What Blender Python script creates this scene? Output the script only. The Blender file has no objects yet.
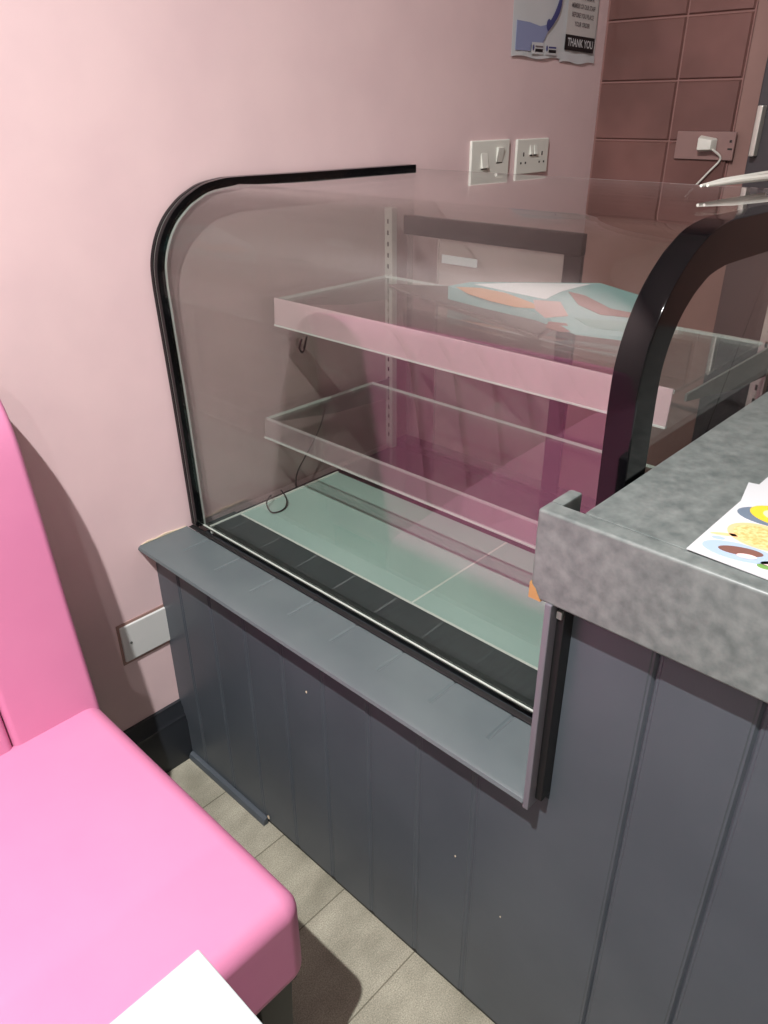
import bpy, bmesh, math, random
from mathutils import Vector, Matrix
random.seed(7)
S = bpy.context.scene
COL = S.collection

# ------------------------------------------------------------------ camera
cam_data = bpy.data.cameras.new('camera')
cam = bpy.data.objects.new('camera', cam_data)
COL.objects.link(cam)
yaw, pit, rol = math.radians(43.66949), math.radians(28.00633), math.radians(-0.4412)
fw = Vector((math.cos(yaw) * math.cos(pit), math.sin(yaw) * math.cos(pit), -math.sin(pit)))
rt = Vector((math.sin(yaw), -math.cos(yaw), 0))
up = rt.cross(fw)
r2 = math.cos(rol) * rt + math.sin(rol) * up
u2 = -math.sin(rol) * rt + math.cos(rol) * up
m = Matrix((r2, u2, -fw)).transposed().to_4x4()
m.translation = Vector((-0.6496, -1.3062, 1.40))
cam.matrix_world = m
cam_data.sensor_fit = 'VERTICAL'
cam_data.sensor_height = 36
cam_data.lens = 36 * 759.177 / 1024
cam_data.clip_start = 0.02
S.camera = cam

# ------------------------------------------------------------------ world, lamps, exposure
w = bpy.data.worlds.new('world')
w.use_nodes = True
w.node_tree.nodes['Background'].inputs[0].default_value = (1, 0.97, 0.94, 1)
w.node_tree.nodes['Background'].inputs[1].default_value = 0.0
S.world = w
S.view_settings.view_transform = 'Standard'
S.view_settings.look = 'None'
S.view_settings.gamma = 1
S.view_settings.exposure = 0.0
S.view_settings.use_curve_mapping = False
S.cycles.transparent_max_bounces = 40
S.cycles.max_bounces = 12
S.cycles.glossy_bounces = 6
S.cycles.diffuse_bounces = 5
S.cycles.sample_clamp_indirect = 4.0

def lamp(x, y, z, power, size=0.09, col=(1, 1, 0.985)):
    d = bpy.data.lights.new('ceiling_or_fill_lamp', 'AREA')
    d.shape = 'DISK'
    d.size = size
    d.energy = power
    d.color = col
    o = bpy.data.objects.new('ceiling_or_fill_lamp', d)
    o.location = (x, y, z)
    COL.objects.link(o)
    return o

lamp(-1.14, -1.02, 2.92, 115, 0.04)
lamp(-2.90, -0.95, 2.92, 8, 0.05)
lamp(-2.30, -3.10, 2.92, 28, 0.10)  # unseen frontal fill, added to lighten the front of the seat

# ------------------------------------------------------------------ materials
def lin(c):
    c = c / 255.0
    return c / 12.92 if c <= 0.04045 else ((c + 0.055) / 1.055) ** 2.4

def rgb(r, g, b):
    return (lin(r), lin(g), lin(b), 1)

def mat(name, col, rough=0.5, metal=0.0, spec=0.5, coat=0.0):
    M = bpy.data.materials.new(name)
    M.use_nodes = True
    b = M.node_tree.nodes['Principled BSDF']
    b.inputs['Base Color'].default_value = col
    b.inputs['Roughness'].default_value = rough
    b.inputs['Metallic'].default_value = metal
    b.inputs['Specular IOR Level'].default_value = spec
    b.inputs['Coat Weight'].default_value = coat
    return M

def noise_mat(name, c1, c2, scale=20, rough=0.5, detail=6, lo=0.35, hi=0.65, stretch=(1, 1, 1), bump=0.0,
              spec=0.5, bump_scale=None):
    M = mat(name, c1, rough, spec=spec)
    N = M.node_tree.nodes; L = M.node_tree.links
    b = N['Principled BSDF']
    tc = N.new('ShaderNodeTexCoord')
    mp = N.new('ShaderNodeMapping'); mp.inputs['Scale'].default_value = stretch
    nz = N.new('ShaderNodeTexNoise'); nz.inputs['Scale'].default_value = scale; nz.inputs['Detail'].default_value = detail
    cr = N.new('ShaderNodeValToRGB')
    cr.color_ramp.elements[0].position = lo; cr.color_ramp.elements[0].color = c1
    cr.color_ramp.elements[1].position = hi; cr.color_ramp.elements[1].color = c2
    L.new(tc.outputs['Object'], mp.inputs['Vector']); L.new(mp.outputs[0], nz.inputs['Vector'])
    L.new(nz.outputs['Fac'], cr.inputs[0]); L.new(cr.outputs[0], b.inputs['Base Color'])
    if bump:
        bp = N.new('ShaderNodeBump'); bp.inputs['Strength'].default_value = bump
        bp.inputs['Distance'].default_value = 0.002
        if bump_scale:
            n2 = N.new('ShaderNodeTexNoise'); n2.inputs['Scale'].default_value = bump_scale
            L.new(mp.outputs[0], n2.inputs['Vector']); L.new(n2.outputs['Fac'], bp.inputs['Height'])
        else:
            L.new(nz.outputs['Fac'], bp.inputs['Height'])
        L.new(bp.outputs[0], b.inputs['Normal'])
    return M

def glass_mat(name, tint, haze=0.0, haze_col=(0.8, 0.8, 0.8, 1), f0=0.04, gloss=1.0):
    """thin architectural pane: tinted transparency + Schlick mirror (+ a milky share)"""
    M = bpy.data.materials.new(name)
    M.use_nodes = True
    N = M.node_tree.nodes; L = M.node_tree.links
    N.remove(N['Principled BSDF'])
    out = N['Material Output']
    tr = N.new('ShaderNodeBsdfTransparent'); tr.inputs[0].default_value = tint
    gl = N.new('ShaderNodeBsdfGlossy'); gl.inputs['Roughness'].default_value = 0.0
    gl.inputs[0].default_value = (gloss, gloss, gloss, 1)
    lw = N.new('ShaderNodeLayerWeight'); lw.inputs['Blend'].default_value = 0.5
    pw = N.new('ShaderNodeMath'); pw.operation = 'POWER'; pw.inputs[1].default_value = 5
    ma = N.new('ShaderNodeMath'); ma.operation = 'MULTIPLY_ADD'
    ma.inputs[1].default_value = 1 - f0; ma.inputs[2].default_value = f0
    mx = N.new('ShaderNodeMixShader')
    L.new(lw.outputs['Facing'], pw.inputs[0]); L.new(pw.outputs[0], ma.inputs[0]); L.new(ma.outputs[0], mx.inputs[0])
    base = tr.outputs[0]
    if haze:
        df = N.new('ShaderNodeBsdfDiffuse'); df.inputs[0].default_value = haze_col
        m2 = N.new('ShaderNodeMixShader'); m2.inputs[0].default_value = haze
        L.new(tr.outputs[0], m2.inputs[1]); L.new(df.outputs[0], m2.inputs[2])
        base = m2.outputs[0]
    L.new(base, mx.inputs[1]); L.new(gl.outputs[0], mx.inputs[2])
    L.new(mx.outputs[0], out.inputs[0])
    return M

PINK_WALL = noise_mat('pink_wall_paint', rgb(217, 190, 192), rgb(223, 196, 197), 6, 0.55, bump=0.05, bump_scale=180)
BACKPINK = noise_mat('dimmed_pink_paint', rgb(138, 106, 99), rgb(146, 113, 106), 6, 0.6)  # brownish pink, darkened further for the dim space behind the counter
WHITEWALL = mat('white_wall_paint', rgb(186, 178, 172), 0.7)
CEIL = mat('ceiling_paint', rgb(225, 222, 216), 0.8)
VINYL = noise_mat('pink_vinyl', rgb(206, 127, 164), rgb(208, 130, 166), 9, 0.45, bump=0.03, bump_scale=420, spec=0.3)
PANEL = noise_mat('charcoal_paint', rgb(70, 76, 83), rgb(75, 81, 88), 7, 0.42, bump=0.05, bump_scale=60)
LEDGE = noise_mat('ledge_paint', rgb(80, 89, 92), rgb(87, 96, 98), 8, 0.4, bump=0.04, bump_scale=90)
TRIMBOARD = mat('trim_board_paint', rgb(104, 102, 109), 0.4)
LAM = noise_mat('stone_laminate', rgb(88, 95, 94), rgb(118, 124, 122), 65, 0.36, detail=12, lo=0.3, hi=0.72, bump=0.05)
WOOD = mat('raw_chipboard', rgb(168, 124, 78), 0.8)
BLACK = mat('black_gloss', rgb(9, 9, 11), 0.09, spec=0.25)
BLACKM = mat('black_matt', rgb(18, 18, 20), 0.5)
GLASS = glass_mat('case_glass', (0.86, 0.87, 0.855, 1), f0=0.075)
SHELFG = glass_mat('shelf_glass', (0.93, 0.95, 0.935, 1))
ENDG = glass_mat('end_glass', (0.90, 0.91, 0.90, 1))
DOORG = glass_mat('rear_pane', (0.92, 0.92, 0.90, 1), haze=0.12, haze_col=(0.75, 0.70, 0.68, 1))
STRIP1 = glass_mat('ticket_strip', (0.9, 0.88, 0.88, 1), haze=0.45, haze_col=rgb(246, 222, 226), f0=0.08)  # faint pink of the reflected bench is put into the haze colour
STRIP2 = glass_mat('clear_ticket_strip', (0.92, 0.92, 0.92, 1), haze=0.14, haze_col=rgb(235, 222, 224), f0=0.12)
EDGE = mat('polished_edge', rgb(205, 212, 208), 0.15)
CHROME = mat('brushed_steel', rgb(205, 203, 196), 0.35, metal=0.6)
STEELG = mat('grey_metal', rgb(116, 118, 114), 0.4, metal=0.3)
DECK = noise_mat('mint_deck', rgb(168, 197, 190), rgb(178, 206, 199), 5, 0.25)  # green cast of light through the case glass is put into this colour
DECKEDGE = mat('pale_edge', rgb(225, 232, 226), 0.4)
DECKBLACK = noise_mat('dark_deck', rgb(34, 42, 42), rgb(46, 55, 54), 22, 0.3, stretch=(1, 6, 1))
RAIL = noise_mat('dark_rail', rgb(26, 23, 24), rgb(42, 37, 38), 18, 0.35)
WHITEP = mat('white_plastic', rgb(222, 222, 214), 0.35)
GREYP = mat('grey_plate', rgb(205, 206, 204), 0.35)
SLOT = mat('socket_slot', rgb(40, 36, 36), 0.6)
SKIRT = mat('skirting_paint', rgb(34, 37, 42), 0.35)
TABLE = mat('white_table_laminate', rgb(164, 173, 174), 0.4)
LEGM = mat('black_leg', rgb(12, 12, 16), 0.45)
PAPER = mat('paper', rgb(198, 200, 203), 0.4)
PAPERG = mat('grey_paper', rgb(196, 192, 190), 0.5)
BLUE = mat('print_pale_blue', rgb(138, 146, 182), 0.5)
NAVY = mat('print_blue', rgb(66, 70, 122), 0.5)
INK = mat('print_black', rgb(16, 14, 18), 0.5)
INKG = mat('print_grey', rgb(112, 104, 106), 0.5)
YEL = mat('print_yellow', rgb(226, 192, 60), 0.4)
CREAM = mat('print_cream', rgb(248, 236, 170), 0.4)
TEAL = mat('print_slate', rgb(104, 118, 134), 0.4)
PEACH = mat('print_peach', rgb(232, 186, 140), 0.4)
BISC = noise_mat('print_biscuit', rgb(222, 160, 92), rgb(245, 205, 150), 260, 0.4)
BROWN = mat('print_brown', rgb(120, 84, 76), 0.4)
LBLUE = mat('print_light_blue', rgb(160, 180, 202), 0.4)
GREEN = mat('print_green', rgb(110, 150, 80), 0.4)
ROSE = mat('print_rose', rgb(236, 205, 205), 0.4)
AQUA = mat('print_aqua', rgb(122, 160, 160), 0.25)
PEACHD = mat('print_tan', rgb(176, 130, 96), 0.4)
TEALL = mat('print_sea_green', rgb(92, 138, 134), 0.4)
TAUPE = mat('print_taupe', rgb(168, 138, 134), 0.4)
GREYBOARD = mat('grey_board', rgb(96, 86, 82), 0.5)
DARKUNIT = mat('dark_unit', rgb(62, 58, 62), 0.45)
PLASTER = mat('filler', rgb(205, 190, 165), 0.8)
TILE = noise_mat('oxblood_tile', rgb(106, 76, 72), rgb(128, 92, 87), 4, 0.16, detail=3)
GROUT = mat('grout', rgb(136, 100, 95), 0.8)
SOCKBR = mat('brown_plate', rgb(140, 112, 108), 0.3)

# ------------------------------------------------------------------ mesh helpers
class MB:
    def __init__(self):
        self.v = []; self.f = []; self.m = []; self.sm = []; self.mats = []

    def mi(self, M):
        if M not in self.mats: self.mats.append(M)
        return self.mats.index(M)

    def add(self, verts, faces, M, smooth=True):
        o = len(self.v); k = self.mi(M)
        self.v += [tuple(p) for p in verts]
        for f in faces:
            self.f.append(tuple(i + o for i in f)); self.m.append(k); self.sm.append(smooth)
        return self

    def box(self, x0, x1, y0, y1, z0, z1, M):
        p = [(x, y, z) for z in (z0, z1) for y in (y0, y1) for x in (x0, x1)]
        return self.add(p, [(0, 2, 3, 1), (4, 5, 7, 6), (0, 1, 5, 4), (1, 3, 7, 5), (3, 2, 6, 7), (2, 0, 4, 6)], M)

    def hexa(self, p, M):
        """8 points: bottom ring of 4 then top ring of 4"""
        return self.add(p, [(3, 2, 1, 0), (4, 5, 6, 7), (0, 1, 5, 4), (1, 2, 6, 5), (2, 3, 7, 6), (3, 0, 4, 7)], M)

    def prism(self, poly, axis, a, b, M):
        """2-D polygon extruded along an axis: x->(a,u,v) y->(u,a,v) z->(u,v,a)"""
        def P(u, v, t):
            return {'x': (t, u, v), 'y': (u, t, v), 'z': (u, v, t)}[axis]
        n = len(poly)
        vs = [P(u, v, a) for u, v in poly] + [P(u, v, b) for u, v in poly]
        fs = [tuple(range(n - 1, -1, -1)), tuple(range(n, 2 * n))]
        fs += [(i, (i + 1) % n, n + (i + 1) % n, n + i) for i in range(n)]
        return self.add(vs, fs, M)

    def tube(self, path, r, M, n=10, cap=True):
        path = [Vector(p) for p in path]
        vs = []; fs = []
        prev = None
        for i, p in enumerate(path):
            a = path[max(i - 1, 0)]; b = path[min(i + 1, len(path) - 1)]
            t = (b - a).normalized()
            if prev is None:
                s = t.orthogonal().normalized()
            else:
                s = (prev - t * prev.dot(t)).normalized()
            prev = s; q = t.cross(s)
            rr = r[i] if isinstance(r, (list, tuple)) else r
            vs += [p + (s * math.cos(2 * math.pi * k / n) + q * math.sin(2 * math.pi * k / n)) * rr for k in range(n)]
        for i in range(len(path) - 1):
            for k in range(n):
                fs.append((i * n + k, i * n + (k + 1) % n, (i + 1) * n + (k + 1) % n, (i + 1) * n + k))
        if cap:
            fs.append(tuple(range(n - 1, -1, -1))); o = (len(path) - 1) * n
            fs.append(tuple(o + k for k in range(n)))
        return self.add(vs, fs, M)

    def strip(self, outer, inner, y0, y1, M):
        """closed bent bar in the x-z plane, extruded along y"""
        n = len(outer)
        vs = []
        for y in (y0, y1):
            vs += [(x, y, z) for x, z in outer] + [(x, y, z) for x, z in inner]
        A, B, C, D = 0, n, 2 * n, 3 * n
        fs = []
        for i in range(n - 1):
            fs += [(A + i, A + i + 1, C + i + 1, C + i), (B + i + 1, B + i, D + i, D + i + 1),
                   (A + i + 1, A + i, B + i, B + i + 1), (C + i, C + i + 1, D + i + 1, D + i)]
        fs += [(A, C, D, B), (A + n - 1, B + n - 1, D + n - 1, C + n - 1)]
        return self.add(vs, fs, M)

    def disc(self, c, rx, ry, M, rot=0, n=28, axis='z', h=0.0003):
        pts = []
        for k in range(n):
            t = 2 * math.pi * k / n
            u, v = rx * math.cos(t), ry * math.sin(t)
            pts.append((u * math.cos(rot) - v * math.sin(rot), u * math.sin(rot) + v * math.cos(rot)))
        if axis == 'z':
            self.prism([(c[0] + u, c[1] + v) for u, v in pts], 'z', c[2], c[2] + h, M)
        return self

    def build(self, name, parent=None, bevel=0.0, seg=2, ang=35, sharp=32, struct=False):
        me = bpy.data.meshes.new(name)
        me.from_pydata(self.v, [], self.f)
        for M in self.mats: me.materials.append(M)
        for i, p in enumerate(me.polygons):
            p.material_index = self.m[i]
        bm = bmesh.new(); bm.from_mesh(me)
        bmesh.ops.recalc_face_normals(bm, faces=bm.faces)
        if bevel:
            ed = [e for e in bm.edges if len(e.link_faces) == 2 and e.calc_face_angle(0) > math.radians(ang)]
            bmesh.ops.bevel(bm, geom=ed, offset=bevel, segments=seg, profile=0.5, affect='EDGES', clamp_overlap=True)
        for f in bm.faces: f.smooth = True
        for e in bm.edges:
            e.smooth = not (len(e.link_faces) == 2 and e.calc_face_angle(0) > math.radians(sharp))
        bm.to_mesh(me); bm.free()
        o = bpy.data.objects.new(name, me)
        COL.objects.link(o)
        if bevel:
            wn = o.modifiers.new('weighted_normal', 'WEIGHTED_NORMAL'); wn.keep_sharp = True; wn.weight = 80
        if parent is not None: o.parent = parent
        if struct: o['kind'] = 'structure'
        return o

def tag(o, label, cat, group=None):
    o['label'] = label; o['category'] = cat
    if group: o['group'] = group
    return o

def thing(name, label, cat, loc=(0, 0, 0), group=None):
    o = bpy.data.objects.new(name, None)
    o.empty_display_size = 0.05
    COL.objects.link(o)
    o.location = loc
    tag(o, label, cat, group)
    return o

def shift(mb, d):
    mb.v = [(x - d[0], y - d[1], z - d[2]) for x, y, z in mb.v]
    return mb

def put(mb, name, root, **k):
    """build a part given in world coordinates under a thing's empty"""
    return shift(mb, root.location).build(name, root, **k)

def text_mesh(mb, body, size, M, frame, bold=False, sx=1.0):
    """lay text flat: frame(u, v) -> world point; centred on 0,0"""
    cu = bpy.data.curves.new('t', 'FONT')
    cu.body = body; cu.size = size; cu.align_x = 'CENTER'; cu.align_y = 'CENTER'
    cu.resolution_u = 3
    if bold: cu.offset = size * 0.02
    ob = bpy.data.objects.new('t', cu)
    COL.objects.link(ob)
    dg = bpy.context.evaluated_depsgraph_get(); dg.update()
    me = bpy.data.meshes.new_from_object(ob.evaluated_get(dg))
    mb.add([frame(v.co.x * sx, v.co.y) for v in me.vertices], [tuple(p.vertices) for p in me.polygons], M)
    bpy.data.objects.remove(ob); bpy.data.curves.remove(cu); bpy.data.meshes.remove(me)

def catmull(P, sub=5):
    out = []
    for i in range(len(P) - 1):
        p0 = P[max(i - 1, 0)]; p1 = P[i]; p2 = P[i + 1]; p3 = P[min(i + 2, len(P) - 1)]
        for k in range(sub):
            t = k / sub
            q = []
            for a in range(len(p1)):
                q.append(0.5 * (2 * p1[a] + (p2[a] - p0[a]) * t + (2 * p0[a] - 5 * p1[a] + 4 * p2[a] - p3[a]) * t * t
                                + (3 * p1[a] - p0[a] - 3 * p2[a] + p3[a]) * t ** 3))
            out.append(tuple(q))
    out.append(tuple(P[-1]))
    return out

def offset(P, d):
    out = []
    for i, p in enumerate(P):
        a = P[max(i - 1, 0)]; b = P[min(i + 1, len(P) - 1)]
        tx, tz = b[0] - a[0], b[1] - a[1]; l = math.hypot(tx, tz)
        out.append((p[0] + tz / l * d, p[1] - tx / l * d))
    return out

# ------------------------------------------------------------------ the room
XB, XL, YF, ZC = 1.66, -3.6, -4.4, 2.98
# floor of vinyl planks that run along x
M = noise_mat('vinyl_plank', rgb(140, 136, 121), rgb(170, 165, 149), 11, 0.5, detail=9, stretch=(0.8, 1.3, 1), bump=0.04)
N = M.node_tree.nodes; L = M.node_tree.links
b = N['Principled BSDF']; crn = next(n for n in N if n.bl_idname == 'ShaderNodeValToRGB')
tc = next(n for n in N if n.bl_idname == 'ShaderNodeTexCoord')
sp = N.new('ShaderNodeTexNoise'); sp.inputs['Scale'].default_value = 420; sp.inputs['Detail'].default_value = 2
L.new(tc.outputs['Object'], sp.inputs['Vector'])
mr = N.new('ShaderNodeMapRange'); mr.inputs[1].default_value = 0.3; mr.inputs[2].default_value = 0.7
mr.inputs[3].default_value = 0.66; mr.inputs[4].default_value = 1.26
L.new(sp.outputs['Fac'], mr.inputs[0])
mu = N.new('ShaderNodeMixRGB'); mu.blend_type = 'MULTIPLY'; mu.inputs[0].default_value = 1
L.new(crn.outputs[0], mu.inputs[1]); L.new(mr.outputs[0], mu.inputs[2])
bk = N.new('ShaderNodeTexBrick')
mp = N.new('ShaderNodeMapping'); mp.inputs['Location'].default_value = (0.35, 0.741 - 0.19 * 4 + 0.19, 0)
L.new(tc.outputs['Object'], mp.inputs['Vector']); L.new(mp.outputs[0], bk.inputs['Vector'])
bk.inputs['Scale'].default_value = 1.0; bk.inputs['Brick Width'].default_value = 1.2; bk.inputs['Row Height'].default_value = 0.19
bk.inputs['Mortar Size'].default_value = 0.0016; bk.inputs['Mortar Smooth'].default_value = 0.3
bk.inputs['Color1'].default_value = (1, 1, 1, 1); bk.inputs['Color2'].default_value = (0.88, 0.88, 0.86, 1)
bk.inputs['Mortar'].default_value = (0.42, 0.4, 0.36, 1)
m3 = N.new('ShaderNodeMixRGB'); m3.blend_type = 'MULTIPLY'; m3.inputs[0].default_value = 1
L.new(mu.outputs[0], m3.inputs[1]); L.new(bk.outputs['Color'], m3.inputs[2]); L.new(m3.outputs[0], b.inputs['Base Color'])
MB().box(XL - .1, XB + .1, YF - .1, .1, -0.05, 0, M).build('floor', struct=True)
MB().box(XL - .1, XB + .1, YF - .1, .1, ZC, ZC + .05, CEIL).build('ceiling', struct=True)
MB().box(XL - .1, XB + .1, 0, .1, 0, ZC, PINK_WALL).build('wall_left', struct=True)
MB().box(XB, XB + .1, YF - .1, 0, 0, ZC, BACKPINK).build('wall_back', struct=True)
MB().box(XL - .1, XL, YF - .1, 0, 0, ZC, WHITEWALL).build('wall_front', struct=True)
MB().box(XL, XB, YF - .1, YF, 0, ZC, WHITEWALL).build('wall_right', struct=True)

# tiled part of the wall behind the counter: individual bevelled tiles on a grout bed
mb = MB()
cols = [-0.004, -0.240, -0.416]
zs = [1.097, 1.162] + [1.312 + 0.15 * k for k in range(11)]
tb = MB().box(XB - 0.004, XB, -0.418, 0, 1.095, ZC - 0.02, GROUT)
for i in range(2):
    for k in range(len(zs) - 1):
        j = random.uniform(-.0008, .0008)
        y1, y0 = cols[i] - .002, cols[i + 1] + .002
        z0, z1 = zs[k] + .002, min(zs[k + 1] - .002, ZC - .03)
        e = .0035
        tb.hexa([(XB - .004, y0, z0), (XB - .004, y1, z0), (XB - .004, y1, z1), (XB - .004, y0, z1),
                 (XB - .011 + j, y0 + e, z0 + e), (XB - .011, y1 - e, z0 + e), (XB - .011 - j, y1 - e, z1 - e), (XB - .011, y0 + e, z1 - e)], TILE)
tb.build('trim_1', struct=True)

# skirting with a moulded top, on the wall left of the counter
prof = [(0, 0), (-.022, 0), (-.022, .115), (-.018, .122), (-.018, .130), (-.013, .137), (-.012, .152), (-.007, .160), (-.006, .168), (0, .170)]
MB().prism(prof, 'x', XL, 0.012, SKIRT).build('baseboard_left', struct=True)

# ------------------------------------------------------------------ serving counter
PX = 0.012
ctr = thing('serving_counter', 'charcoal tongue-and-groove counter with low ledge and raised grey stone-look worktop', 'counter', (0.3, -0.9, 0))

def boards(y_hi, y_lo, z0, z1, gr, x=PX, t=0.016, d=.005):
    """front panel with V grooves: plan outline extruded upward"""
    pts = [(x + t, y_hi), (x, y_hi)]
    g = [q for q in gr if y_lo + .01 < q < y_hi - .01]
    for q in sorted(g, reverse=True):
        pts += [(x, q + .007), (x + .0012, q + .0055), (x + .0012, q + .003), (x + d, q), (x + .0012, q - .003), (x + .0012, q - .0055), (x, q - .007)]
    pts += [(x, y_lo), (x + t, y_lo)]
    return MB().prism(pts, 'z', z0, z1, PANEL)

grooves = [-0.965 + 0.110 * k for k in range(-12, 10)]
YR = -2.2
put(boards(-0.001, -0.973, 0.014, 0.590, grooves, d=.0025), 'front_panel', ctr, sharp=4)
put(boards(-0.973, YR, 0.014, 0.985, [-0.965 - 0.110 * k for k in range(1, 12)]), 'front_panel', ctr, sharp=4)
# ledge: top with shallow joint grooves across it, rounded nose
lp = [(-0.001, .603)]
for q in sorted([g for g in grooves if -0.94 < g < -0.03], reverse=True):
    lp += [(q + .004, .603), (q + .0012, .6015), (q - .0012, .6015), (q - .004, .603)]
lp += [(-0.953, .603), (-0.953, .588), (-0.001, .588)]
led = put(MB().prism(lp, 'x', 0.034, 0.097, LEDGE), 'ledge', ctr, sharp=4)
nose = [(.034, .588), (.034, .603), (-.014, .6028), (-.0195, .6), (-.022, .5955), (-.0195, .591), (-.014, .588)]
put(MB().prism(nose, 'y', -0.001, -0.953, LEDGE), 'ledge_nosing', ctr, bevel=0)
put(MB().box(-.022, .012, -.962, -.953, .588, .912, TRIMBOARD), 'end_trim', ctr, bevel=.002)
put(MB().box(-.008, .040, -.9725, -.9622, .600, .911, BLACKM), 'gap_shade_strip', ctr, bevel=.002)  # black strip standing for the shade in the gap beside the end trim
put(MB().box(-.013, -.008, -.971, -.964, .892, .903, STEELG), 'clip', ctr, bevel=.001)
# laminate top: slab, deep front fascia, short return at its end, worn corner
put(MB().box(.006, .80, YR, -.972, .985, 1.0225, LAM), 'worktop', ctr, bevel=.003)
put(MB().box(-.019, .006, YR, -.931, .910, 1.023, LAM), 'fascia', ctr, bevel=.004, seg=3)
put(MB().box(.006, .047, -.947, -.931, .910, 1.0225, LAM), 'fascia_return', ctr, bevel=.003)
put(MB().hexa([(-.0197, -.9302, .9095), (-.0197, -.946, .9095), (-.008, -.946, .9095), (-.008, -.9302, .9095),
               (-.0197, -.9304, .930), (-.0197, -.938, .924), (-.008, -.938, .924), (-.008, -.9304, .930)], WOOD), 'worn_corner', ctr)['label'] = 'bare chipboard where the corner is chipped'
# body behind the panels, plinth bead with a broken-off end
put(MB().box(.034, .80, -.978, -.010, .006, .578, PANEL), 'carcass', ctr)
put(MB().box(.034, .80, YR, -.985, .006, .985, PANEL), 'carcass', ctr)
bead = [(PX, .0), (PX - .012, .0), (PX - .012, .010), (PX - .009, .016), (PX - .003, .019), (PX, .019)]
put(MB().prism(bead, 'y', -0.024, -0.312, PANEL), 'plinth_bead', ctr)
put(MB().box(PX + .004, PX + .03, YR, -.010, 0, .016, BLACKM), 'plinth', ctr)
# small paint chips on the panel
for (y, z, r) in [(-.479, .4775, .0020), (-.826, .347, .0014), (-.918, .288, .0012), (-.316, .022, .004)]:
    ch = MB().prism([(y + r * math.cos(a), z + r * 1.4 * math.sin(a)) for a in [k * 1.0472 for k in range(6)]], 'x', PX - .0006, PX + .0002, PLASTER)
    put(ch, 'paint_chip', ctr)
put(MB().prism([(-.014, .6035), (.004, .607), (.02, .605), (.045, .608), (.075, .6045), (.096, .6035)], 'y', -.003, -.0004, PLASTER), 'filler', ctr)

# ------------------------------------------------------------------ display case
case = thing('display_case', 'curved glass cake display case with black trim, standing behind the counter ledge', 'display case', (0.4, -0.45, 0.603))
prof = [(.110, .604), (.1085, .70), (.105, .892), (.100, 1.062), (.099, 1.124), (.103, 1.16), (.117, 1.197), (.14, 1.23), (.171, 1.256),
        (.197, 1.27), (.223, 1.28), (.261, 1.286), (.299, 1.2875), (.45, 1.286), (.64, 1.2850), (.810, 1.284)]
P = catmull(prof, 5)
put(MB().strip(P, offset(P, .018), -.012, -.001, BLACK), 'edge_trim', case, bevel=.0015)
put(MB().strip(offset(P, .0012), offset(P, .014), -.0145, -.012, STEELG), 'trim_groove', case)
put(MB().strip(P, offset(P, .016), -.026, -.0145, BLACK), 'edge_trim', case, bevel=.0015)
put(MB().strip(offset(P, .0155), offset(P, .0185), -.0285, -.026, EDGE), 'edge_seal', case)
put(MB().box(.8085, .8115, -.934, -.027, 1.2688, 1.2752, mat('glass_rim', rgb(120, 104, 104), 0.3)), 'rear_glass_edge', case)
# bent front and top pane
Pg = offset(P, .009)
put(MB().strip(Pg, offset(P, .015), -.934, -.027, GLASS), 'curved_glass', case)
# heavy black end frame at the customer's right
put(MB().strip(P, offset(P, .050), -.969, -.935, BLACK), 'end_frame', case, bevel=.002, seg=2)
eg = put(MB().prism([p for p in offset(P, .046)] + [(.80, .62), (.150, .62)], 'y', -.956, -.951, ENDG), 'end_pane', case)
# left end pane close to the wall
put(MB().prism([p for p in offset(P, .022)] + [(.80, .612), (.134, .612)], 'y', -.0215, -.0185, ENDG), 'end_pane', case)
# seal and sill along the foot of the front pane
put(MB().box(.097, .1085, -.950, -.010, .6035, .606, BLACKM), 'foot_seal', case, bevel=.002)
put(MB().box(.1215, .1245, -.934, -.028, .604, .607, DECKEDGE), 'sill', case, bevel=.0008)
# deck
put(MB().box(.127, .205, -.945, -.028, .597, .6065, DECKBLACK), 'deck_strip', case)
dk = MB()
for y0, y1 in ((-.945, -.556), (-.552, -.050)):
    dk.box(.210, .505, y0, y1, .590, .606, DECK)
dko = put(dk, 'deck_panel', case)
put(MB().box(.205, .210, -.945, -.050, .590, .607, DECKEDGE).box(.127, .505, -.050, -.045, .590, .6085, DECKEDGE)
    .box(.210, .505, -.556, -.552, .590, .6065, DECKEDGE), 'deck_edge', case)
put(MB().box(.205, .80, -.045, -.028, .590, .602, RAIL), 'deck_side', case)
put(MB().box(.506, .734, -.945, -.046, .590, .603, RAIL), 'rear_well', case, bevel=.002)
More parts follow.
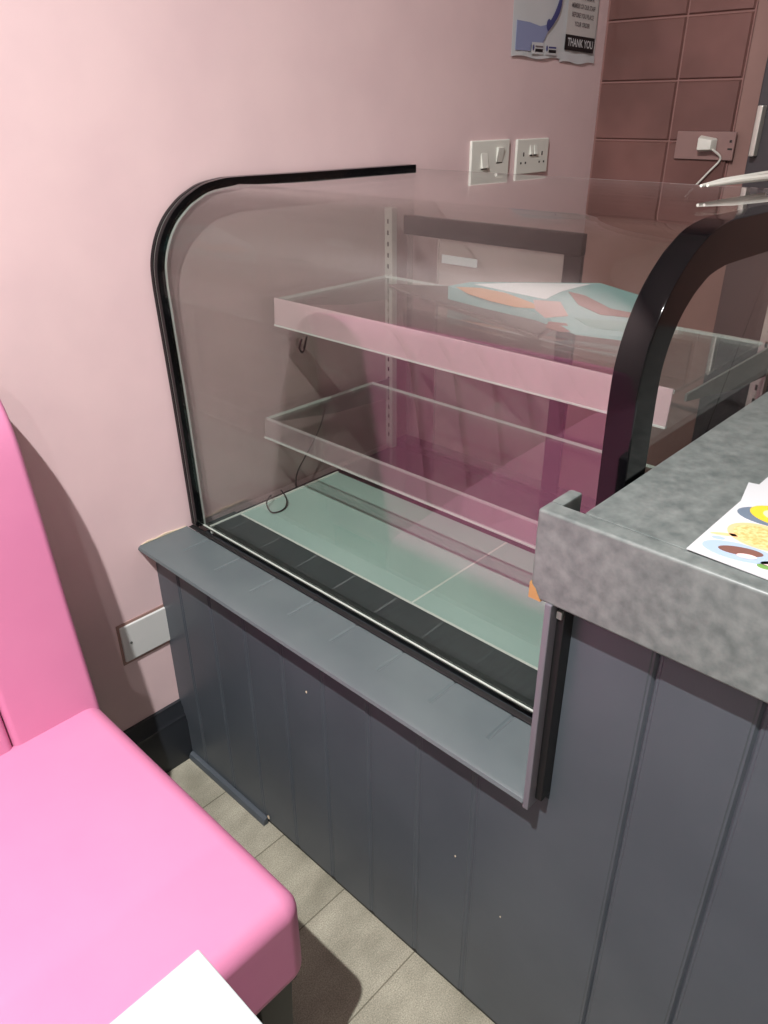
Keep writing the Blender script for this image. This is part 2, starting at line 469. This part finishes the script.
# shelves with hanging ticket strips
for (zt, xf, hs, sm, name) in ((1.054, .354, .052, STRIP1, 'upper'), (.806, .304, .042, STRIP2, 'lower')):
    sh = put(MB().box(xf, xf + .330, -.905, -.045, zt - .006, zt, SHELFG), 'shelf', case)
    put(MB().box(xf - .0006, xf + .0004, -.905, -.045, zt - .006, zt, EDGE).box(xf + .3296, xf + .3306, -.905, -.045, zt - .006, zt, EDGE)
        .box(xf, xf + .33, -.0452, -.0442, zt - .006, zt, EDGE), 'shelf_edge', case)
    st = put(MB().hexa([(xf - .010, -.905, zt - hs), (xf - .007, -.905, zt - hs), (xf - .007, -.045, zt - hs), (xf - .010, -.045, zt - hs),
                        (xf - .006, -.905, zt + .002), (xf - .003, -.905, zt + .002), (xf - .003, -.045, zt + .002), (xf - .006, -.045, zt + .002)], sm),
             'ticket_strip', case)
    put(MB().box(xf - .0115, xf - .0055, -.905, -.045, zt - hs - .003, zt - hs, EDGE), 'strip_edge', case)
    for y in (-.034, -.914):
        br = MB().prism([(xf + .02, zt - .009), (xf + .02, zt - .020), (xf + .22, zt - .052), (.712, zt - .062), (.712, zt - .009)], 'y', y - .002, y + .002, STEELG)
        put(br, 'shelf_bracket', case, bevel=.001)
# slotted uprights at the back
for y in (-.034, -.905):
    u = MB().box(.704, .722, y - .012, y + .012, .607, 1.20, CHROME)
    up_ = put(u, 'upright', case, bevel=.002)
    s = MB()
    for k in range(22):
        z = .64 + k * .025
        s.box(.7032, .7041, y - .002, y + .002, z, z + .010, SLOT)
    shift(s, case.location).build('slot_row', up_)
# back rail and sliding back door
put(MB().box(.738, .756, -.520, -.050, 1.140, 1.182, RAIL), 'door_rail', case, bevel=.003)
put(MB().box(.735, .785, -.93, -.022, .590, .618, RAIL), 'back_track', case, bevel=.003)
dr = put(MB().box(.744, .749, -.480, -.150, .618, 1.140, DOORG), 'sliding_door', case)
put(MB().box(.742, .752, -.520, -.480, .618, 1.140, RAIL), 'door_stile', case)
put(MB().box(.742, .752, -.150, -.060, .618, 1.140, glass_mat('clear_edge', (0.86, 0.85, 0.85, 1))), 'door_stile', case)
put(MB().box(.7425, .7440, -.265, -.165, 1.088, 1.106, PAPER), 'sticker', case)['label'] = 'small pale sticker on the back door'
# thin black lead inside the left end
def wire(pts, r=.0016):
    return MB().tube(catmull(pts, 6), r, BLACKM, 8)
put(wire([(.49, -.034, .80), (.47, -.036, .745), (.43, -.034, .69), (.385, -.038, .645), (.372, -.045, .612)]), 'lead', case)
put(wire([(.30, -.04, .612), (.285, -.06, .628), (.26, -.075, .622), (.255, -.10, .610), (.285, -.105, .6095), (.31, -.085, .618), (.315, -.06, .630)]), 'lead', case)
put(wire([(.44, -.034, .955), (.425, -.036, .925), (.415, -.036, .935), (.425, -.034, .952)], .0022), 'hook', case)

# flat board and glossy wedge standing in for an unidentified coloured blur, top shelf
Z = 1.0545
lf = MB().prism([(.596, -.1355), (.672, -.252), (.6268, -.4969), (.565, -.5912), (.4566, -.6136), (.5238, -.394), (.5676, -.1971)], 'z', Z, Z + .004, GREYBOARD)
tag(lf.build('cake_board'), 'grey-brown flat board lying on the upper glass shelf under a glossy coloured wedge', 'board')

def slab(mb, pts, M, lift=0.0, th=.0006, floor=None):
    """polygon in space with thickness, or standing on a level"""
    n = len(pts)
    top = [(x, y, max(z + lift, Z + .0065)) for x, y, z in pts]
    bot = [(x, y, Z + .0045 if floor else z - th) for x, y, z in top]
    mb.add(bot + top, [tuple(range(n - 1, -1, -1)), tuple(range(n, 2 * n))] + [(i, (i + 1) % n, n + (i + 1) % n, n + i) for i in range(n)], M)
lf = MB()
slab(lf, [(.5654, -.3291, 1.085), (.5878, -.3666, 1.0944), (.6428, -.6193, 1.1175), (.6204, -.7375, 1.1081), (.5275, -.7809, 1.0691), (.4984, -.6619, 1.0568), (.5379, -.5541, 1.0734), (.5475, -.4465, 1.0774)], AQUA, floor=True)
slab(lf, [(.5651, -.3497, 1.0858), (.5741, -.402, 1.0896), (.5722, -.4625, 1.0888), (.5582, -.5332, 1.0829), (.5469, -.5604, 1.0782), (.5397, -.5092, 1.0752), (.5434, -.4496, 1.0767), (.5515, -.3907, 1.0801)], PEACHD, .0004)
slab(lf, [(.5825, -.3807, 1.0931), (.6069, -.4715, 1.1034), (.6344, -.6041, 1.1149), (.6036, -.5661, 1.102), (.5747, -.5496, 1.0899), (.5773, -.4703, 1.091)], PAPER, .0002)
slab(lf, [(.5665, -.5294, 1.0864), (.5736, -.582, 1.0894), (.5418, -.6196, 1.076), (.5261, -.5832, 1.0695), (.5415, -.5514, 1.0759)], TAUPE, .0007)
slab(lf, [(.5177, -.5952, 1.0659), (.5213, -.6292, 1.0674), (.505, -.6517, 1.0606), (.4923, -.6366, 1.0553), (.4993, -.6017, 1.0582)], BROWN, .0012)
slab(lf, [(.6035, -.5787, 1.102), (.6002, -.6157, 1.1006), (.5777, -.6788, 1.0911), (.5757, -.7357, 1.0903), (.566, -.7412, 1.0862), (.5585, -.6715, 1.0831), (.5739, -.6186, 1.0895)], BROWN, .0010)
slab(lf, [(.54, -.6347, 1.0753), (.5584, -.7633, 1.083), (.5352, -.7764, 1.0733), (.5227, -.6749, 1.068)], TEALL, .0004)
tag(lf.build('colour_blur'), 'glossy aqua, white and brown wedge for a coloured blur on the upper shelf of the glass case', 'colour_blur')

# ------------------------------------------------------------------ pink banquette
BL = -1.75
ban = thing('banquette', 'bright pink vinyl bench seat with tall padded backrest against the wall', 'bench', (-1.0, -0.4, 0))
def seat_mesh():
    m_ = MB()
    n = 10; R = .030
    plan = [(BL, -.20), (BL, -.775)]
    for k in range(n + 1):
        a = -math.pi / 2 + k / n * math.pi / 2
        plan.append((-.252 - R + R * math.cos(a), -.775 + R + R * math.sin(a)))
    plan.append((-.252, -.20))
    m_.prism(plan, 'z', .302, .474, VINYL)
    return m_
put(seat_mesh(), 'seat_cushion', ban, bevel=.036, seg=6, ang=50)
bprof = catmull([(-.232, .44), (-.213, .56), (-.195, .68), (-.180, .80), (-.168, .88), (-.153, .962), (-.122, 1.020), (-.077, 1.041), (-.03, 1.036)], 3)
x = -.2515
k = 0
while x > BL + .02:
    x1 = max(x - .152, BL)
    pts = bprof + [(-.004, 1.01), (-.004, .44)]
    put(MB().prism(pts, 'x', x1 + .0008, x - .0008, VINYL), 'back_pad', ban, bevel=.011, seg=4, ang=60)
    x = x1
put(MB().box(BL + .01, -.262, -.150, -.024, .10, .44, LEGM), 'back_frame', ban)
put(MB().box(BL + .01, -.262, -.755, -.150, .28, .302, LEGM), 'seat_base', ban, bevel=.003)
for lx in (-.30, BL + .05):
    for ly in (-.725, -.10):
        put(MB().hexa([(lx - .020, ly - .020, 0), (lx + .020, ly - .020, 0), (lx + .020, ly + .020, 0), (lx - .020, ly + .020, 0),
                       (lx - .030, ly - .028, .287), (lx + .030, ly - .028, .287), (lx + .030, ly + .028, .287), (lx - .030, ly + .028, .287)], LEGM),
            'leg', ban, bevel=.003)

# ------------------------------------------------------------------ white table
tb = thing('table', 'white square-cornered table top in front of the pink bench', 'table', (-.82, -1.25, 0))
put(MB().box(-1.17, -.468, -1.62, -.903, .722, .750, TABLE), 'table_top', tb, bevel=.002)
put(MB().tube([(-.82, -1.25, .018), (-.82, -1.25, .70)], .038, LEGM, 20), 'pedestal', tb)
put(MB().box(-1.04, -.60, -1.47, -1.03, 0, .018, LEGM), 'pedestal_base', tb, bevel=.005)
put(MB().box(-1.00, -.64, -1.29, -1.21, .70, .722, LEGM), 'top_bracket', tb, bevel=.003)

# ------------------------------------------------------------------ things on the pink wall
def plate(name, label, cat, x0, x1, z0, z1, M=WHITEP, t=.009, group=None):
    r = thing(name, label, cat, ((x0 + x1) / 2, 0, (z0 + z1) / 2), group)
    put(MB().box(x0, x1, -t, -.0005, z0, z1, M), 'face_plate', r, bevel=.003, seg=3)
    return r

bp = plate('blanking_plate', 'blank grey double wall plate above the skirting, butting against the counter side', 'wall plate', -.097, .0165, .345, .435, GREYP, .007)
put(MB().box(-.102, .0165, -.0025, -.0005, .338, .441, mat('brown_surround', rgb(150, 120, 112), 0.7)), 'surround', bp)  # thin brown backing, slightly larger than the plate
put(MB().tube([(-.078, -.0072, .39), (-.078, -.0082, .39)], .003, STEELG, 12), 'screw', bp)

cs = plate('cooker_switch', 'white double wall switch plate with two rocker switches left of the twin socket', 'switch', 1.040, 1.205, 1.238, 1.326)
for (xa, za, tilt) in ((1.094, 1.278, 1), (1.160, 1.290, -1)):
    put(MB().hexa([(xa - .014, -.009, za - .018), (xa + .014, -.009, za - .018), (xa + .014, -.009, za + .018), (xa - .014, -.009, za + .018),
                   (xa - .013, -.013 - .003 * tilt, za - .017), (xa + .013, -.013 - .003 * tilt, za - .017), (xa + .013, -.013 + .003 * tilt, za + .017), (xa - .013, -.013 + .003 * tilt, za + .017)], WHITEP),
        'rocker', cs, bevel=.001)
    put(MB().box(xa - .013, xa + .013, -.0096, -.009, za - .0205, za - .0185, SLOT), 'rocker_gap', cs)
put(MB().box(1.09, 1.155, -.0098, -.009, 1.2445, 1.2475, WHITEP), 'label_bar', cs)

ts = plate('twin_socket', 'white twin power socket on the pink wall beside the switch plate', 'socket', 1.240, 1.394, 1.236, 1.324)
for xa in (1.272, 1.362):
    s_ = MB()
    s_.box(xa - .0025, xa + .0025, -.0096, -.009, 1.281, 1.291, SLOT)
    s_.box(xa - .014, xa - .008, -.0096, -.009, 1.262, 1.267, SLOT).box(xa + .008, xa + .014, -.0096, -.009, 1.262, 1.267, SLOT)
    put(s_, 'pin_holes', ts)
for xa in (1.307, 1.327):
    put(MB().hexa([(xa - .008, -.009, 1.284), (xa + .008, -.009, 1.284), (xa + .008, -.009, 1.308), (xa - .008, -.009, 1.308),
                   (xa - .007, -.015, 1.285), (xa + .007, -.015, 1.285), (xa + .007, -.010, 1.307), (xa - .007, -.010, 1.307)], WHITEP), 'rocker', ts, bevel=.0008)
    put(MB().box(xa - .007, xa + .007, -.0097, -.009, 1.281, 1.2835, SLOT), 'rocker_gap', ts)

def sheet(mb, x0, x1, z0, z1, y, M, bow=.004, wob=.003, n=10):
    """slightly curled paper with thickness on the wall"""
    vs = []
    for k in range(n + 1):
        u = k / n
        xx = x0 + (x1 - x0) * u
        for j in range(n + 1):
            v = j / n
            yy = y - bow * (1 - v) ** 3 * (0.4 + 0.6 * math.sin(u * 7) ** 2) - .0005
            zz = z0 + (z1 - z0) * v + (wob * math.sin(u * 9) * (1 - v) ** 4)
            vs += [(xx, yy, zz)]
    m1 = n + 1
    fs = [(i * m1 + j, (i + 1) * m1 + j, (i + 1) * m1 + j + 1, i * m1 + j + 1) for i in range(n) for j in range(n)]
    o = len(vs)
    vs += [(a, b_ + .0004, c) for a, b_, c in vs]
    fs += [tuple(q + o for q in reversed(f)) for f in fs]
    rim = [i * m1 for i in range(n + 1)] + [n * m1 + j for j in range(1, m1)] + [i * m1 + n for i in range(n - 1, -1, -1)] + [j for j in range(n - 1, 0, -1)]
    fs += [(rim[i], rim[(i + 1) % len(rim)], rim[(i + 1) % len(rim)] + o, rim[i] + o) for i in range(len(rim))]
    mb.add(vs, fs, M)

# left poster: pale sheet with a blue foot, a dark blue swoosh and two small logos
ps = MB()
sheet(ps, 1.192, 1.418, 1.514, 1.812, -.002, PAPER)
yp = -.0072
ps.prism([(1.204, 1.528), (1.204, 1.592), (1.26, 1.590), (1.31, 1.584), (1.335, 1.588), (1.350, 1.594), (1.345, 1.572), (1.330, 1.552), (1.325, 1.542), (1.272, 1.542), (1.272, 1.528)], 'y', yp, yp + .0006, BLUE)
sw = catmull([(1.338, 1.588), (1.362, 1.606), (1.383, 1.635), (1.396, 1.67), (1.400, 1.71)], 5)
sw2 = catmull([(1.346, 1.574), (1.372, 1.594), (1.396, 1.622), (1.404, 1.66), (1.404, 1.71)], 5)
ps.prism(sw + sw2[::-1], 'y', yp - .0008, yp, NAVY)
c0 = [(1.346 + .010 * math.cos(a), 1.589 + .013 * math.sin(a)) for a in [k * math.pi / 8 for k in range(16)]]
ps.prism(c0, 'y', yp - .0012, yp - .0009, NAVY)
for (xa, w_) in ((1.282, .045), (1.345, .045)):
    ps.prism([(xa - .006, 1.522), (xa + w_ + .004, 1.522), (xa + w_ + .004, 1.548), (xa - .006, 1.548)], 'y', yp - .0008, yp - .0006, PAPER)
    ps.prism([(xa + .010, 1.527), (xa + w_, 1.527), (xa + w_, 1.534), (xa + .010, 1.534)], 'y', yp - .0014, yp - .001, INK)
    ps.prism([(xa + .010, 1.537), (xa + w_, 1.537), (xa + w_, 1.541), (xa + .010, 1.541)], 'y', yp - .0014, yp - .001, NAVY if xa > 1.3 else INKG)
    ps.prism([(xa + .001 + .004 * math.cos(a), 1.536 + .007 * math.sin(a)) for a in [k * math.pi / 5 for k in range(10)]], 'y', yp - .0014, yp - .001, NAVY)
o = ps.build('poster')
tag(o, 'pale poster with a blue foot and dark blue swoosh, left of the THANK YOU notice', 'poster')

pr = MB()
sheet(pr, 1.419, 1.600, 1.508, 1.806, -.0015, PAPER)
yp = -.0068
pr.prism([(1.434, 1.600 - .028), (1.588, 1.568), (1.590, 1.80), (1.436, 1.80)], 'y', yp, yp + .0006, PAPERG)
pr.prism([(1.432, 1.537), (1.584, 1.533), (1.586, 1.569), (1.434, 1.573)], 'y', yp - .0012, yp - .0002, INK)
def fr(x0, z0, y):
    return lambda u, v: (x0 + u, y, z0 + v - u * .03)
text_mesh(pr, 'THANK YOU', .026, PAPER, fr(1.511, 1.553, yp - .0018), bold=True, sx=.88)
for i, tx in enumerate(['YOUR ORDER', 'BEFORE YOU PLACE', 'MEMBER OF OUR STAFF', 'PLEASE INFORM A', 'INTOLERANCES', 'ANY ALLERGIES OR', 'IF YOU HAVE']):
    text_mesh(pr, tx, .0150, INKG, fr(1.512, 1.597 + i * .0205, yp - .001), bold=True, sx=.84 if len(tx) < 18 else .76)
o = pr.build('notice')
tag(o, 'white paper notice with grey text and a black THANK YOU band on the pink wall', 'notice')

# ------------------------------------------------------------------ things on the back wall
bs = thing('back_wall_socket', 'brownish double socket with a pale plug, on the dark red tiles', 'socket', (XB - .011, -.35, 1.30))
put(MB().box(XB - .020, XB - .0115, -.432, -.268, 1.268, 1.338, SOCKBR), 'face_plate', bs, bevel=.002)
put(MB().hexa([(XB - .021, -.336, 1.286), (XB - .021, -.386, 1.290), (XB - .021, -.386, 1.322), (XB - .021, -.336, 1.330),
               (XB - .050, -.342, 1.292), (XB - .050, -.380, 1.294), (XB - .050, -.380, 1.318), (XB - .050, -.342, 1.324)], WHITEP), 'plug', bs, bevel=.004)
put(MB().box(XB - .0215, XB - .0202, -.424, -.418, 1.312, 1.318, SLOT).box(XB - .0215, XB - .0202, -.428, -.416, 1.294, 1.298, SLOT), 'pin_holes', bs)
put(MB().tube(catmull([(XB - .042, -.384, 1.295), (XB - .022, -.402, 1.272), (XB - .020, -.374, 1.236), (XB - .02, -.344, 1.200), (XB - .02, -.320, 1.17)], 6), .0028, WHITEP, 8), 'plug_lead', bs)
ap = thing('upright_appliance', 'dark grey upright appliance with a pale handle at the back wall', 'appliance', (1.60, -.75, 0))
put(MB().box(XB - .10, XB - .012, -1.05, -.500, 0, 1.95, DARKUNIT), 'cabinet', ap, bevel=.006)
put(MB().box(XB - .128, XB - .10, -.526, -.512, 1.285, 1.40, CHROME), 'handle', ap, bevel=.003)

# white tongs lying on the glass top of the case
tg = MB()
tg.tube([(.62, -.782, 1.2900), (.70, -.784, 1.2920), (.88, -.790, 1.2925)], [.0022, .0048, .0058], WHITEP, 10)
tg.tube([(.63, -.788, 1.2900), (.72, -.800, 1.2920), (.89, -.826, 1.2925)], [.0022, .0048, .0058], WHITEP, 10)
tgo = tg.build('tongs')
tag(tgo, 'pair of thin white tongs lying on the top glass of the display case', 'tongs')

# ------------------------------------------------------------------ menu sheets on the worktop
def menu(pts, z, M=PAPER, th=.0012):
    return MB().prism(pts, 'z', z, z + th, M)
m2 = menu([(.060, -1.100), (.1935, -1.0715), (.255, -1.36), (.110, -1.385)], 1.0227)
o = m2.build('menu_sheet'); tag(o, 'lower white menu sheet peeping out from under the food menu on the counter', 'menu')
zt = 1.0241
m1 = menu([(.0037, -1.0838), (.300, -1.0828), (.300, -1.505), (-.012, -1.500)], zt)
t = zt + .0012
m1.disc((.030, -1.123, t), .017, .033, LBLUE, rot=.2)
m1.disc((.032, -1.124, t + .0003), .008, .020, BROWN, rot=.35)
m1.disc((.026, -1.132, t + .0006), .004, .009, ROSE, rot=.35)
m1.disc((.019, -1.150, t), .004, .006, GREEN)
m1.disc((.030, -1.160, t), .006, .016, ROSE, rot=.4)
m1.disc((.056, -1.102, t), .003, .016, PEACH, rot=.5)
m1.disc((.044, -1.098, t), .003, .006, LBLUE, rot=.3)
m1.disc((.074, -1.130, t), .026, .034, PEACH)
m1.disc((.074, -1.130, t + .0003), .021, .028, BISC)
m1.disc((.124, -1.130, t), .022, .042, TEAL, rot=.25)
m1.disc((.128, -1.126, t + .0003), .021, .028, YEL)
m1.disc((.128, -1.127, t + .0006), .012, .016, CREAM)
m1.disc((.170, -1.15, t), .014, .02, PEACH)
for i in range(4):
    m1.disc((.05 + .06 * i, -1.26, t), .022, .030, [BISC, YEL, ROSE, PEACH][i])
    m1.disc((.05 + .06 * i, -1.26, t + .0003), .012, .018, [BROWN, CREAM, BROWN, YEL][i])
    m1.disc((.05 + .06 * i, -1.38, t), .022, .030, [ROSE, PEACH, GREEN, LBLUE][i])
o = m1.build('food_menu'); tag(o, 'white menu sheet printed with food photos, uppermost on the grey counter', 'menu')
